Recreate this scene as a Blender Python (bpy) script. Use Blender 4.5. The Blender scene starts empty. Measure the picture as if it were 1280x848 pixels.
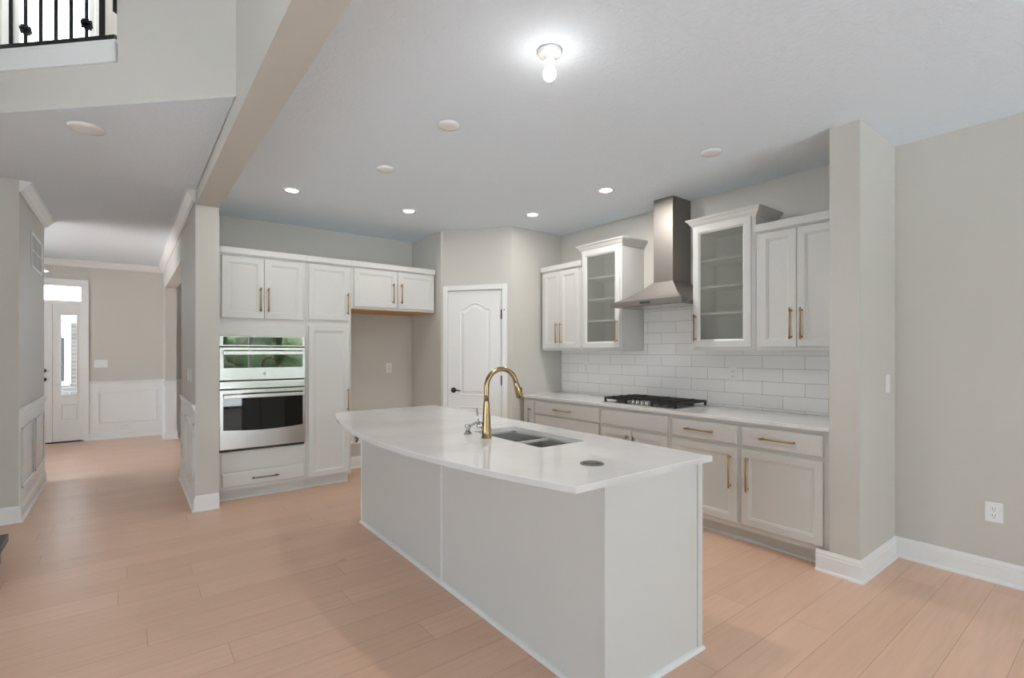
import bpy, bmesh, math, random
from mathutils import Vector, Matrix
random.seed(4)
R = math.radians
S = bpy.context.scene
C = S.collection

# ------------------------------------------------------------------ camera, sky, exposure
cam_d = bpy.data.cameras.new('camera'); cam = bpy.data.objects.new('camera', cam_d); C.objects.link(cam)
cam.location = (0, 0, 1.37); cam.rotation_euler = (R(90), 0, R(-37.7))
cam_d.sensor_width = 36; cam_d.lens = 36*621/1280; cam_d.shift_y = 15/1280; cam_d.clip_start = .05
S.camera = cam
SKY = 6.0
w = bpy.data.worlds.new('sky'); S.world = w; w.use_nodes = True
bg = w.node_tree.nodes['Background']; bg.inputs[0].default_value = (.84, .95, 1.05, 1); bg.inputs[1].default_value = SKY
S.view_settings.view_transform = 'Standard'; S.view_settings.look = 'None'
S.view_settings.exposure = 0.40; S.view_settings.gamma = 1.0; S.view_settings.use_curve_mapping = False
S.cycles.max_bounces = 14; S.cycles.diffuse_bounces = 8; S.cycles.glossy_bounces = 9
S.cycles.transmission_bounces = 8; S.cycles.transparent_max_bounces = 12
S.cycles.sample_clamp_indirect = 6.0; S.cycles.blur_glossy = 0.5

def portal(name, loc, rot, sx, sy):
    d = bpy.data.lights.new(name, 'AREA'); d.shape = 'RECTANGLE'; d.size = sx; d.size_y = sy
    d.cycles.is_portal = True
    o = bpy.data.objects.new(name, d); C.objects.link(o); o.location = loc; o.rotation_euler = rot
# window openings that let the sky in (an area light shines along its -z)
portal('portal_patio', (2.35, -3.18, 1.12), (R(90), 0, 0), 2.9, 2.1)
portal('portal_family', (-2.1, -3.18, 1.4), (R(90), 0, 0), 3.6, 1.9)
portal('portal_family_upper', (-2.1, -3.18, 3.3), (R(90), 0, 0), 3.6, .6)
portal('portal_left', (-4.58, .9, 1.27), (R(90), 0, R(-90)), 3.0, 1.85)
portal('portal_dining', (2.4, 9.93, 1.72), (R(-90), 0, 0), 2.6, 1.55)
portal('portal_foyer', (-2.98, 7.3, 1.35), (R(90), 0, R(-90)), 2.6, 2.5)
portal('portal_loft', (-.54, 6.18, 4.4), (R(-90), 0, 0), .48, 1.6)

sun_d = bpy.data.lights.new('sun', 'SUN'); sun_d.energy = 62; sun_d.angle = R(2); sun_d.color = (1, .97, .92)
sun = bpy.data.objects.new('sun', sun_d); C.objects.link(sun); sun.rotation_euler = (0, R(-35), 0)

def lamp(name, kind, loc, power, size=.05, col=(1, .95, .88), parent=None, spot=None):
    d = bpy.data.lights.new(name, kind); d.energy = power; d.color = col
    if kind == 'AREA': d.shape = 'DISK'; d.size = size
    else: d.shadow_soft_size = size
    if spot: d.spot_size = R(spot); d.spot_blend = .7
    o = bpy.data.objects.new(name, d); C.objects.link(o); o.location = loc
    if parent: o.parent = parent
    return o

# ------------------------------------------------------------------ materials
def mat(name, col, rough=.5, metal=0, ior=1.5, spec=None):
    m = bpy.data.materials.new(name); m.use_nodes = True
    b = m.node_tree.nodes['Principled BSDF']
    b.inputs['Base Color'].default_value = (*col, 1); b.inputs['Roughness'].default_value = rough
    b.inputs['Metallic'].default_value = metal; b.inputs['IOR'].default_value = ior
    if spec is not None: b.inputs['Specular IOR Level'].default_value = spec
    return m
def nd(m, t, **k):
    n = m.node_tree.nodes.new(t)
    for a, v in k.items(): setattr(n, a, v)
    return n
def lk(m, a, b): m.node_tree.links.new(a, b)
def bsdf(m): return m.node_tree.nodes['Principled BSDF']
def add_noise(m, scale=60, bump=.05, var=.02, dist=.002, detail=3):
    "fine bump and a slight tone variation in object space"
    tc = nd(m, 'ShaderNodeTexCoord'); n = nd(m, 'ShaderNodeTexNoise')
    n.inputs['Scale'].default_value = scale; n.inputs['Detail'].default_value = detail
    lk(m, tc.outputs['Object'], n.inputs['Vector'])
    if bump:
        b = nd(m, 'ShaderNodeBump'); b.inputs['Strength'].default_value = bump; b.inputs['Distance'].default_value = dist
        lk(m, n.outputs['Fac'], b.inputs['Height']); lk(m, b.outputs['Normal'], bsdf(m).inputs['Normal'])
    if var:
        c = bsdf(m).inputs['Base Color'].default_value[:3]
        r = nd(m, 'ShaderNodeMix', data_type='RGBA')
        r.inputs[6].default_value = (*[max(0, x*(1-var)) for x in c], 1)
        r.inputs[7].default_value = (*[min(1, x*(1+var)) for x in c], 1)
        lk(m, n.outputs['Fac'], r.inputs[0]); lk(m, r.outputs[2], bsdf(m).inputs['Base Color'])
    return m
M = {}
M['wall'] = add_noise(mat('greige_wall_paint', (.56, .54, .497), .6), 220, .08, .015)
M['ceiling'] = mat('textured_ceiling_paint', (.745, .82, .89), .8)
M['trim'] = add_noise(mat('white_trim_paint', (.78, .78, .77), .35), 40, .02, .01)
M['cab'] = add_noise(mat('white_cabinet_paint', (.63, .63, .61), .35), 80, .015, .01)
M['quartz'] = mat('white_quartz', (.72, .71, .70), .03)
M['steel'] = mat('brushed_stainless_steel', (.66, .645, .625), .28, 1)
M['sink_steel'] = add_noise(mat('satin_sink_steel', (.68, .67, .66), .26, 1), 200, .01, .02)
M['steel_dark'] = mat('dark_stainless_steel', (.27, .25, .235), .5, 1)  # darker, rougher steel for the range hood
M['chrome'] = mat('polished_nickel', (.55, .54, .53), .12, 1)
M['brass'] = add_noise(mat('brushed_gold', (.40, .27, .135), .28, 1), 200, .02, .05)
M['bronze'] = add_noise(mat('champagne_bronze', (.36, .26, .14), .24, 1), 150, .01, .05)
M['pewter'] = mat('dark_pewter', (.20, .19, .18), .35, 1)
M['black'] = mat('black_metal', (.012, .012, .012), .35)
M['iron'] = add_noise(mat('cast_iron', (.012, .012, .013), .45), 300, .15, .1)
M['glass_black'] = mat('dark_oven_glass', (.004, .004, .004), .02, 0, 1.5)
M['glass_mirror'] = mat('reflective_oven_glass', (.004, .004, .004), .02, 0, 2.9)
M['plastic'] = add_noise(mat('white_plastic', (.78, .78, .77), .3), 50, .01, .005)
M['slot'] = mat('dark_slot', (.03, .03, .03), .6)
M['porcelain'] = add_noise(mat('white_porcelain', (.80, .80, .79), .2), 50, .01, .005)
M['rubber'] = mat('dark_grille', (.05, .045, .04), .5)
M['wood'] = mat('raw_plywood', (.50, .25, .08), .5)
M['lawn'] = add_noise(mat('lawn', (.09, .16, .04), .9), 30, .3, .4, .03)
M['concrete'] = add_noise(mat('pale_concrete', (.46, .50, .54), .8), 20, .1, .08)
M['leaf'] = mat('hedge_leaves', (.06, .14, .03), .55)

def grain(m, scale, rough_axis, bump):
    "long streaks for brushed metal"
    tc = nd(m, 'ShaderNodeTexCoord'); mp = nd(m, 'ShaderNodeMapping'); mp.inputs['Scale'].default_value = scale
    n = nd(m, 'ShaderNodeTexNoise'); n.inputs['Scale'].default_value = 1; n.inputs['Detail'].default_value = 4
    lk(m, tc.outputs['Object'], mp.inputs['Vector']); lk(m, mp.outputs[0], n.inputs['Vector'])
    mr = nd(m, 'ShaderNodeMapRange'); mr.inputs[3].default_value = rough_axis*.9; mr.inputs[4].default_value = rough_axis*1.1
    lk(m, n.outputs['Fac'], mr.inputs[0]); lk(m, mr.outputs[0], bsdf(m).inputs['Roughness'])
    if not bump: return
    b = nd(m, 'ShaderNodeBump'); b.inputs['Strength'].default_value = bump; b.inputs['Distance'].default_value = .001
    lk(m, n.outputs['Fac'], b.inputs['Height']); lk(m, b.outputs['Normal'], bsdf(m).inputs['Normal'])
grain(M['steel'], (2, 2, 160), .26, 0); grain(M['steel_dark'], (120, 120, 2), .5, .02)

def ceiling_nodes(m):
    tc = nd(m, 'ShaderNodeTexCoord'); n = nd(m, 'ShaderNodeTexNoise')
    n.inputs['Scale'].default_value = 24; n.inputs['Detail'].default_value = 5; n.inputs['Distortion'].default_value = 1.2
    lk(m, tc.outputs['Object'], n.inputs['Vector'])
    r = nd(m, 'ShaderNodeValToRGB'); r.color_ramp.elements[0].position = .42; r.color_ramp.elements[1].position = .60
    lk(m, n.outputs['Fac'], r.inputs[0])
    b = nd(m, 'ShaderNodeBump'); b.inputs['Strength'].default_value = .30; b.inputs['Distance'].default_value = .004
    lk(m, r.outputs[0], b.inputs['Height']); lk(m, b.outputs['Normal'], bsdf(m).inputs['Normal'])
ceiling_nodes(M['ceiling'])

def floor_mat():
    m = mat('pale_oak_planks', (.6, .4, .28), .32)
    tc = nd(m, 'ShaderNodeTexCoord')
    br = nd(m, 'ShaderNodeTexBrick'); br.offset = 0
    br.inputs['Scale'].default_value = 1; br.inputs['Brick Width'].default_value = 1.85; br.inputs['Row Height'].default_value = .19
    br.inputs['Mortar Size'].default_value = .0011; br.inputs['Mortar Smooth'].default_value = .1; br.inputs['Bias'].default_value = 0
    br.inputs['Color1'].default_value = (.66, .43, .305, 1); br.inputs['Color2'].default_value = (.72, .48, .348, 1)
    br.inputs['Mortar'].default_value = (.36, .22, .14, 1)
    # every board row starts at its own random point
    sp = nd(m, 'ShaderNodeSeparateXYZ'); lk(m, tc.outputs['Object'], sp.inputs[0])
    dv = nd(m, 'ShaderNodeMath', operation='DIVIDE'); dv.inputs[1].default_value = .19; lk(m, sp.outputs[1], dv.inputs[0])
    fl = nd(m, 'ShaderNodeMath', operation='FLOOR'); lk(m, dv.outputs[0], fl.inputs[0])
    wn = nd(m, 'ShaderNodeTexWhiteNoise', noise_dimensions='1D'); lk(m, fl.outputs[0], wn.inputs['W'])
    ml = nd(m, 'ShaderNodeMath', operation='MULTIPLY_ADD'); ml.inputs[1].default_value = 1.85; lk(m, wn.outputs['Value'], ml.inputs[0]); lk(m, sp.outputs[0], ml.inputs[2])
    cbv = nd(m, 'ShaderNodeCombineXYZ'); lk(m, ml.outputs[0], cbv.inputs[0]); lk(m, sp.outputs[1], cbv.inputs[1])
    lk(m, cbv.outputs[0], br.inputs['Vector'])
    mp = nd(m, 'ShaderNodeMapping'); mp.inputs['Scale'].default_value = (1.6, 26, 1)
    lk(m, tc.outputs['Object'], mp.inputs['Vector'])
    n = nd(m, 'ShaderNodeTexNoise'); n.inputs['Scale'].default_value = 1.6; n.inputs['Detail'].default_value = 7; n.inputs['Distortion'].default_value = .6
    lk(m, mp.outputs[0], n.inputs['Vector'])
    ra = nd(m, 'ShaderNodeMapRange'); ra.inputs[1].default_value = .3; ra.inputs[2].default_value = .75
    ra.inputs[3].default_value = .93; ra.inputs[4].default_value = 1.05
    lk(m, n.outputs['Fac'], ra.inputs[0])
    mx = nd(m, 'ShaderNodeMix', data_type='RGBA', blend_type='MULTIPLY'); mx.inputs[0].default_value = 1
    lk(m, br.outputs['Color'], mx.inputs[6]); lk(m, ra.outputs[0], mx.inputs[7])
    # scattered knots
    mk = nd(m, 'ShaderNodeMapping'); mk.inputs['Scale'].default_value = (1.1, 2.6, 1)
    lk(m, tc.outputs['Object'], mk.inputs['Vector'])
    vo = nd(m, 'ShaderNodeTexVoronoi'); vo.inputs['Scale'].default_value = 1.1
    lk(m, mk.outputs[0], vo.inputs['Vector'])
    kr = nd(m, 'ShaderNodeMapRange'); kr.inputs[1].default_value = .012; kr.inputs[2].default_value = .05
    kr.inputs[3].default_value = .62; kr.inputs[4].default_value = 1
    lk(m, vo.outputs['Distance'], kr.inputs[0])
    mx2 = nd(m, 'ShaderNodeMix', data_type='RGBA', blend_type='MULTIPLY'); mx2.inputs[0].default_value = 1
    lk(m, mx.outputs[2], mx2.inputs[6]); lk(m, kr.outputs[0], mx2.inputs[7])
    lk(m, mx2.outputs[2], bsdf(m).inputs['Base Color'])
    b = nd(m, 'ShaderNodeBump'); b.inputs['Strength'].default_value = .12; b.inputs['Distance'].default_value = .002
    sm = nd(m, 'ShaderNodeMath', operation='SUBTRACT'); lk(m, n.outputs['Fac'], sm.inputs[0]); lk(m, br.outputs['Fac'], sm.inputs[1])
    lk(m, sm.outputs[0], b.inputs['Height']); lk(m, b.outputs['Normal'], bsdf(m).inputs['Normal'])
    return m
M['floor'] = floor_mat()

def brick_mat(name, c1, c2, mortar, bw, rh, ms, rough, axes, bump=.3, off=.5, shift=(0, 0)):
    m = mat(name, c1, rough)
    tc = nd(m, 'ShaderNodeTexCoord'); sp = nd(m, 'ShaderNodeSeparateXYZ'); cb = nd(m, 'ShaderNodeCombineXYZ')
    lk(m, tc.outputs['Object'], sp.inputs[0])
    for k in (0, 1):
        ad = nd(m, 'ShaderNodeMath', operation='ADD'); ad.inputs[1].default_value = shift[k]
        lk(m, sp.outputs[axes[k]], ad.inputs[0]); lk(m, ad.outputs[0], cb.inputs[k])
    br = nd(m, 'ShaderNodeTexBrick'); br.offset = off
    for k, v in (('Scale', 1), ('Brick Width', bw), ('Row Height', rh), ('Mortar Size', ms), ('Mortar Smooth', .1), ('Bias', 0)):
        br.inputs[k].default_value = v
    br.inputs['Color1'].default_value = (*c1, 1); br.inputs['Color2'].default_value = (*c2, 1); br.inputs['Mortar'].default_value = (*mortar, 1)
    lk(m, cb.outputs[0], br.inputs['Vector']); lk(m, br.outputs['Color'], bsdf(m).inputs['Base Color'])
    iv = nd(m, 'ShaderNodeMath', operation='SUBTRACT'); iv.inputs[0].default_value = 1; lk(m, br.outputs['Fac'], iv.inputs[1])
    b = nd(m, 'ShaderNodeBump'); b.inputs['Strength'].default_value = bump; b.inputs['Distance'].default_value = .003
    lk(m, iv.outputs[0], b.inputs['Height']); lk(m, b.outputs['Normal'], bsdf(m).inputs['Normal'])
    return m
M['tile'] = brick_mat('white_subway_tile', (.80, .79, .775), (.85, .84, .825), (.50, .49, .475), .32, .1055, .0022, .14, (1, 2), .25, .5, (-1.62+.32*10, -1.1225+.1055*20))
M['brick'] = brick_mat('pale_brick', (.17, .15, .14), (.12, .105, .10), (.24, .23, .22), .22, .075, .01, .8, (0, 2))

def leaf_nodes(m):
    tc = nd(m, 'ShaderNodeTexCoord'); v = nd(m, 'ShaderNodeTexVoronoi'); v.inputs['Scale'].default_value = 9
    lk(m, tc.outputs['Object'], v.inputs['Vector'])
    r = nd(m, 'ShaderNodeValToRGB')
    r.color_ramp.elements[0].color = (.075, .13, .035, 1); r.color_ramp.elements[1].color = (.008, .016, .006, 1); r.color_ramp.elements[1].position = .7
    lk(m, v.outputs['Distance'], r.inputs[0]); lk(m, r.outputs[0], bsdf(m).inputs['Base Color'])
leaf_nodes(M['leaf'])

def wood_nodes(m):
    tc = nd(m, 'ShaderNodeTexCoord'); mp = nd(m, 'ShaderNodeMapping'); mp.inputs['Scale'].default_value = (2, 30, 30)
    n = nd(m, 'ShaderNodeTexNoise'); n.inputs['Scale'].default_value = 1.5; n.inputs['Detail'].default_value = 6
    lk(m, tc.outputs['Object'], mp.inputs['Vector']); lk(m, mp.outputs[0], n.inputs['Vector'])
    r = nd(m, 'ShaderNodeValToRGB'); r.color_ramp.elements[0].color = (.42, .19, .055, 1); r.color_ramp.elements[1].color = (.62, .34, .12, 1)
    lk(m, n.outputs['Fac'], r.inputs[0]); lk(m, r.outputs[0], bsdf(m).inputs['Base Color'])
wood_nodes(M['wood'])

def quartz_nodes(m):
    tc = nd(m, 'ShaderNodeTexCoord'); n = nd(m, 'ShaderNodeTexNoise'); n.inputs['Scale'].default_value = 2.2; n.inputs['Detail'].default_value = 8
    lk(m, tc.outputs['Object'], n.inputs['Vector'])
    r = nd(m, 'ShaderNodeValToRGB'); r.color_ramp.elements[0].color = (.685, .675, .66, 1); r.color_ramp.elements[1].color = (.745, .735, .725, 1)
    r.color_ramp.elements[0].position = .4; r.color_ramp.elements[1].position = .6
    lk(m, n.outputs['Fac'], r.inputs[0]); lk(m, r.outputs[0], bsdf(m).inputs['Base Color'])
quartz_nodes(M['quartz'])

def pane_mat():
    m = bpy.data.materials.new('clear_window_glass'); m.use_nodes = True; t = m.node_tree; t.nodes.remove(bsdf(m))
    o = t.nodes['Material Output']; tr = nd(m, 'ShaderNodeBsdfTransparent'); gl = nd(m, 'ShaderNodeBsdfGlossy'); gl.inputs['Roughness'].default_value = .01
    fr = nd(m, 'ShaderNodeFresnel'); fr.inputs[0].default_value = 1.45; mx = nd(m, 'ShaderNodeMixShader')
    lk(m, fr.outputs[0], mx.inputs[0]); lk(m, tr.outputs[0], mx.inputs[1]); lk(m, gl.outputs[0], mx.inputs[2]); lk(m, mx.outputs[0], o.inputs[0])
    return m
M['pane'] = pane_mat()
def frosted_mat():
    m = bpy.data.materials.new('frosted_cabinet_glass'); m.use_nodes = True; t = m.node_tree; t.nodes.remove(bsdf(m))
    o = t.nodes['Material Output']
    rf = nd(m, 'ShaderNodeBsdfRefraction'); rf.inputs['Roughness'].default_value = .22; rf.inputs['IOR'].default_value = 1.06; rf.inputs['Color'].default_value = (.82, .83, .80, 1)
    tr = nd(m, 'ShaderNodeBsdfTransparent'); tr.inputs[0].default_value = (.9, .905, .885, 1)
    df = nd(m, 'ShaderNodeBsdfDiffuse'); df.inputs[0].default_value = (.55, .55, .52, 1)
    a = nd(m, 'ShaderNodeMixShader'); a.inputs[0].default_value = .80; lk(m, rf.outputs[0], a.inputs[1]); lk(m, tr.outputs[0], a.inputs[2])
    b = nd(m, 'ShaderNodeMixShader'); b.inputs[0].default_value = .17; lk(m, a.outputs[0], b.inputs[1]); lk(m, df.outputs[0], b.inputs[2])
    lk(m, b.outputs[0], o.inputs[0])
    return m
M['frosted'] = frosted_mat()
def emit(name, col, s):
    m = mat(name, (1, 1, 1), .4); b = bsdf(m); b.inputs['Emission Color'].default_value = (*col, 1); b.inputs['Emission Strength'].default_value = s
    return m
M['bulb'] = emit('lit_bulb', (1, .95, .88), 9)
M['lens'] = emit('lit_lens', (1, .96, .90), 8)

# ------------------------------------------------------------------ mesh helpers
def new(): return bmesh.new()
def box(bm, x0, x1, y0, y1, z0, z1, bev=0, seg=2):
    t = bmesh.new()
    bmesh.ops.create_cube(t, size=1)
    sx, sy, sz = x1-x0, y1-y0, z1-z0
    for v in t.verts: v.co = ((v.co.x+.5)*sx+x0, (v.co.y+.5)*sy+y0, (v.co.z+.5)*sz+z0)
    if bev: bmesh.ops.bevel(t, geom=t.edges[:], offset=min(bev, .45*min(abs(sx), abs(sy), abs(sz))), segments=seg, affect='EDGES', profile=.7)
    merge(bm, t); return bm
def merge(bm, t, mtx=None):
    mp = {}
    for v in t.verts: mp[v] = bm.verts.new(mtx @ v.co if mtx else v.co)
    for f in t.faces:
        try: bm.faces.new([mp[v] for v in f.verts]).smooth = f.smooth
        except ValueError: pass
    t.free()
def prism(bm, poly, z0, z1, bev=0):
    t = bmesh.new()
    vb = [t.verts.new((x, y, z0)) for x, y in poly]; vt = [t.verts.new((x, y, z1)) for x, y in poly]
    n = len(poly)
    t.faces.new(vb[::-1]); t.faces.new(vt)
    for i in range(n): t.faces.new((vb[i], vb[(i+1) % n], vt[(i+1) % n], vt[i]))
    bmesh.ops.recalc_face_normals(t, faces=t.faces[:])
    if bev:
        ed = [e for e in t.edges if abs(e.verts[0].co.z-e.verts[1].co.z) < 1e-6]
        bmesh.ops.bevel(t, geom=ed, offset=bev, segments=2, affect='EDGES', profile=.7)
    merge(bm, t)
def tube(bm, pts, rs, seg=12, caps=True):
    pts = [Vector(p) for p in pts]; n = len(pts)
    if not isinstance(rs, (list, tuple)): rs = [rs]*n
    rings = []; up = None
    for i, p in enumerate(pts):
        d = (pts[min(i+1, n-1)]-pts[max(i-1, 0)]).normalized()
        if up is None:
            up = Vector((0, 0, 1)) if abs(d.z) < .9 else Vector((1, 0, 0))
        s = d.cross(up).normalized(); up = s.cross(d).normalized()
        rings.append([bm.verts.new(p+(s*math.cos(2*math.pi*k/seg)+up*math.sin(2*math.pi*k/seg))*rs[i]) for k in range(seg)])
    for i in range(n-1):
        for k in range(seg):
            bm.faces.new((rings[i][k], rings[i][(k+1) % seg], rings[i+1][(k+1) % seg], rings[i+1][k])).smooth = True
    if caps:
        bm.faces.new(rings[0][::-1]); bm.faces.new(rings[-1])
def lathe(bm, prof, c=(0, 0, 0), seg=32, axis='z', caps=True):
    c = Vector(c); rings = []
    for r, h in prof:
        ring = []
        for k in range(seg):
            a = 2*math.pi*k/seg; u, v = r*math.cos(a), r*math.sin(a)
            p = {'z': (u, v, h), 'y': (u, h, v), 'x': (h, u, v)}[axis]
            ring.append(bm.verts.new(c+Vector(p)))
        rings.append(ring)
    for i in range(len(rings)-1):
        for k in range(seg):
            bm.faces.new((rings[i][k], rings[i][(k+1) % seg], rings[i+1][(k+1) % seg], rings[i+1][k])).smooth = True
    if caps:
        bm.faces.new(rings[0][::-1]); bm.faces.new(rings[-1])
def rect_loft(bm, x0, x1, z0, z1, loops, back=True):
    "nested rectangles in the x-z plane: (inset, y); closes the first as the back and the last as the panel"
    prev = None
    for ins, y in loops:
        r = [bm.verts.new(p) for p in ((x0+ins, y, z0+ins), (x1-ins, y, z0+ins), (x1-ins, y, z1-ins), (x0+ins, y, z1-ins))]
        if prev:
            for k in range(4): bm.faces.new((prev[k], prev[(k+1) % 4], r[(k+1) % 4], r[k]))
        elif back: bm.faces.new(r[::-1])
        prev = r
    bm.faces.new(prev)
def sweep(bm, path, prof, left=True, closed=False):
    "profile (out, z) swept along a 2D path with mitred corners; out is to the left of travel (right if not left)"
    P = [Vector((p[0], p[1])) for p in path]; n = len(P); sg = 1 if left else -1
    def nrm(a, b):
        d = (b-a).normalized(); return Vector((-d.y, d.x))*sg
    rows = []
    for i in range(n):
        n0 = nrm(P[i-1], P[i]) if (i > 0 or closed) else None
        n1 = nrm(P[i], P[(i+1) % n]) if (i < n-1 or closed) else None
        if n0 is None: m = n1
        elif n1 is None: m = n0
        else:
            m = (n0+n1); m = m/max(.2, m.dot(n0))
        rows.append([bm.verts.new((P[i].x+m.x*o, P[i].y+m.y*o, z)) for o, z in prof])
    k = len(prof)
    for i in range(n if closed else n-1):
        a, b = rows[i], rows[(i+1) % n]
        for j in range(k): bm.faces.new((a[j], b[j], b[(j+1) % k], a[(j+1) % k]))
    if not closed:
        bm.faces.new(rows[0]); bm.faces.new(rows[-1][::-1])
def obj(name, bm, m, parent=None, kind=None, label=None, fix=True):
    if fix: bmesh.ops.recalc_face_normals(bm, faces=bm.faces[:])
    me = bpy.data.meshes.new(name); bm.to_mesh(me); bm.free()
    for x in (m if isinstance(m, (list, tuple)) else [m]): me.materials.append(M[x] if isinstance(x, str) else x)
    o = bpy.data.objects.new(name, me); C.objects.link(o)
    if parent: o.parent = parent
    if kind: o['kind'] = kind
    if label: o['label'] = label
    return o
def tag(o, label, cat, group=None, kind=None):
    o['label'] = label; o['category'] = cat
    if group: o['group'] = group
    if kind: o['kind'] = kind
    return o
def thing(name, label, cat, loc=(0, 0, 0), rz=0, group=None, kind=None):
    o = bpy.data.objects.new(name, None); C.objects.link(o); o.empty_display_size = .1
    o.location = loc; o.rotation_euler = (0, 0, rz)
    return tag(o, label, cat, group, kind)
def struct(name, bm, m, label=None, cat=None, parent=None):
    o = obj(name, bm, m, parent, 'structure' if not parent else None)
    if label: o['label'] = label
    if cat: o['category'] = cat
    return o
def boxes(*bs, bev=0):
    bm = new()
    for b in bs: box(bm, *b, bev=bev)
    return bm
def copy_tree(o, parent=None):
    c = o.copy(); C.objects.link(c); c.parent = parent
    for ch in list(o.children): copy_tree(ch, c)
    return c

# ------------------------------------------------------------------ the setting
H = 2.74           # ceiling over kitchen and hall
XW = 4.065         # hood wall / right wall
HL = -.69          # hall left wall face
HR = .455          # hall right wall face
FW = 9.95          # front wall face
ST = 'structure'
struct('floor', boxes((-4.8, 4.3, -3.4, 10.1, -.12, 0)), 'floor', 'pale oak plank floor running through kitchen and hall', 'floor')
struct('ceiling_kitchen', boxes((.63, 4.2, -3.35, 5.9, H, H+.3)), 'ceiling', 'textured white ceiling over the kitchen with the bare bulb', 'ceiling')
bm = new(); prism(bm, [(.455, 3.0265), (.455, 10.1), (-4.75, 10.1), (-4.75, 5.65), (-2.1685, 5.65)], H, 3.05)
struct('ceiling_hall', bm, 'ceiling', 'textured white ceiling over the entry hall', 'ceiling')
struct('ceiling_dining', boxes((.63, 4.2, 5.9, 10.1, H, H+.3)), 'ceiling', 'ceiling of the dining room beyond the hall opening', 'ceiling')
struct('ceiling_family', boxes((-4.75, .63, -3.35, 6.35, 5.6, 5.75)), 'ceiling', 'high ceiling over the two storey family room and loft', 'ceiling')
# walls
struct('wall_right', boxes((XW, XW+.14, -3.35, 1.226, 0, H)), 'wall', 'greige wall at right with a low outlet', 'wall')
struct('wall_hood', boxes((XW, XW+.14, 1.228, 10.1, 0, H)), 'wall', 'greige wall behind the range hood', 'wall')
struct('wall_stub', boxes((3.42, XW, 1.065, 1.226, 0, H)), 'wall', 'short greige wall stub ending the cabinet run at right', 'wall')
struct('wall_oven', boxes((.63, 2.84, 5.74, 5.86, 0, H)), 'wall', 'greige wall behind the ovens and fridge niche', 'wall')
bm = new()
prism(bm, [(2.84, 5.86), (2.84, 5.012), (2.869, 4.989), (2.95, 5.06), (2.95, 5.86)], 0, H)        # niche side up to the door casing
A = Vector((2.848, 5.015)); Bv = Vector((3.339, 4.312)); d = (Bv-A).normalized(); nn = Vector((d.y, -d.x))   # nn points out of the room
if nn.x < 0: nn = -nn
def ps(s, o=0): p = A+d*s+nn*o; return (p.x, p.y)
L = (Bv-A).length
prism(bm, [ps(.01), ps(.055), ps(.055, .11), ps(.01, .11)], 0, 2.075)
prism(bm, [ps(.755), ps(L), (3.44, 4.36), ps(.755, .11)], 0, 2.075)
prism(bm, [ps(0), ps(L), (3.44, 4.36), ps(.01, .11)], 2.075, H)
prism(bm, [(3.339, 4.312), (XW, 4.298), (XW, 4.42), (3.42, 4.42)], 0, H)
struct('wall_pantry', bm, 'wall', 'greige corner walls around the pantry door', 'wall')
# beam with the tall wall above it, column and hall side wall
struct('wall_upper_right', boxes((HR+.005, .63, -3.35, 3.02, 2.62, 5.6), (HR+.005, .63, 3.02, 5.0, 2.62, 3.05)), 'wall', 'dropped greige beam with tall wall above it', 'beam')
struct('wall_hall_right', boxes((HR, .63, 5.0, 6.40, 0, H), (HR, .60, 6.40, 9.34, 2.35, H), (HR, .60, 9.34, FW, 0, H)), 'wall', 'hall wall left of the ovens with cased opening', 'wall')
struct('wall_hall_left', boxes((HL-.14, HL, 5.55, 7.06, 0, H)), 'wall', 'greige hall wall at far left holding the air vent', 'wall')
struct('wall_family_front', boxes((-4.75, HL-.14, 5.55, 5.69, 0, H), (-4.75, -2.165, 5.55, 5.65, H, 5.6)), 'wall', 'greige wall face at the left edge of the photo', 'wall')
# diagonal wall of the loft: lies on x+y=3.481, opening for the railing
u = Vector((-1, 1)).normalized(); O = Vector((.463, 3.018)); v_out = Vector((1, 1)).normalized()
def dg(s, o=0): p = O+u*s+v_out*o; return (p.x, p.y)
SL = 3.585
bm = new()
for s0, s1, z0, z1 in ((0, .724, H+.001, 5.6), (.724, 2.75, H+.001, 3.09), (.724, 2.75, 4.9, 5.6), (2.75, SL, H+.001, 5.6)):
    prism(bm, [dg(s0), dg(s1), dg(s1, .13), dg(s0, .13)], z0, z1)
struct('wall_loft', bm, 'wall', 'greige diagonal upper wall below the loft railing', 'wall')
struct('wall_loft_back', boxes((-4.6, -.82, 6.2, 6.34, 3.05, 5.6), (-.24, .63, 6.2, 6.34, 3.05, 5.6), (-.82, -.24, 6.2, 6.34, 3.05, 3.5), (-.82, -.24, 6.2, 6.34, 5.25, 5.6)), 'wall', 'loft back wall around the bright upper window', 'wall')
struct('wall_loft_right', boxes((.463, .63, 3.021, 6.2, 3.055, 5.6)), 'wall')
# front wall with entry opening
struct('wall_front', boxes((-4.75, -1.98, FW, FW+.15, 0, H), (-1.98, -.53, FW, FW+.15, 2.38, H), (-.53, 1.1, FW, FW+.15, 0, H), (3.7, 4.2, FW, FW+.15, 0, H),
       (1.1, 3.7, FW, FW+.15, 0, .95), (1.1, 3.7, FW, FW+.15, 2.5, H)), 'wall', 'greige wall around the front door at the hall end', 'wall')
struct('wall_foyer_left', boxes((-3.14, -3.0, 5.69, 6.0, 0, H), (-3.14, -3.0, 8.6, FW, 0, H), (-3.14, -3.0, 6.0, 8.6, 0, .1), (-3.14, -3.0, 6.0, 8.6, 2.6, H)), 'wall')
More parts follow.
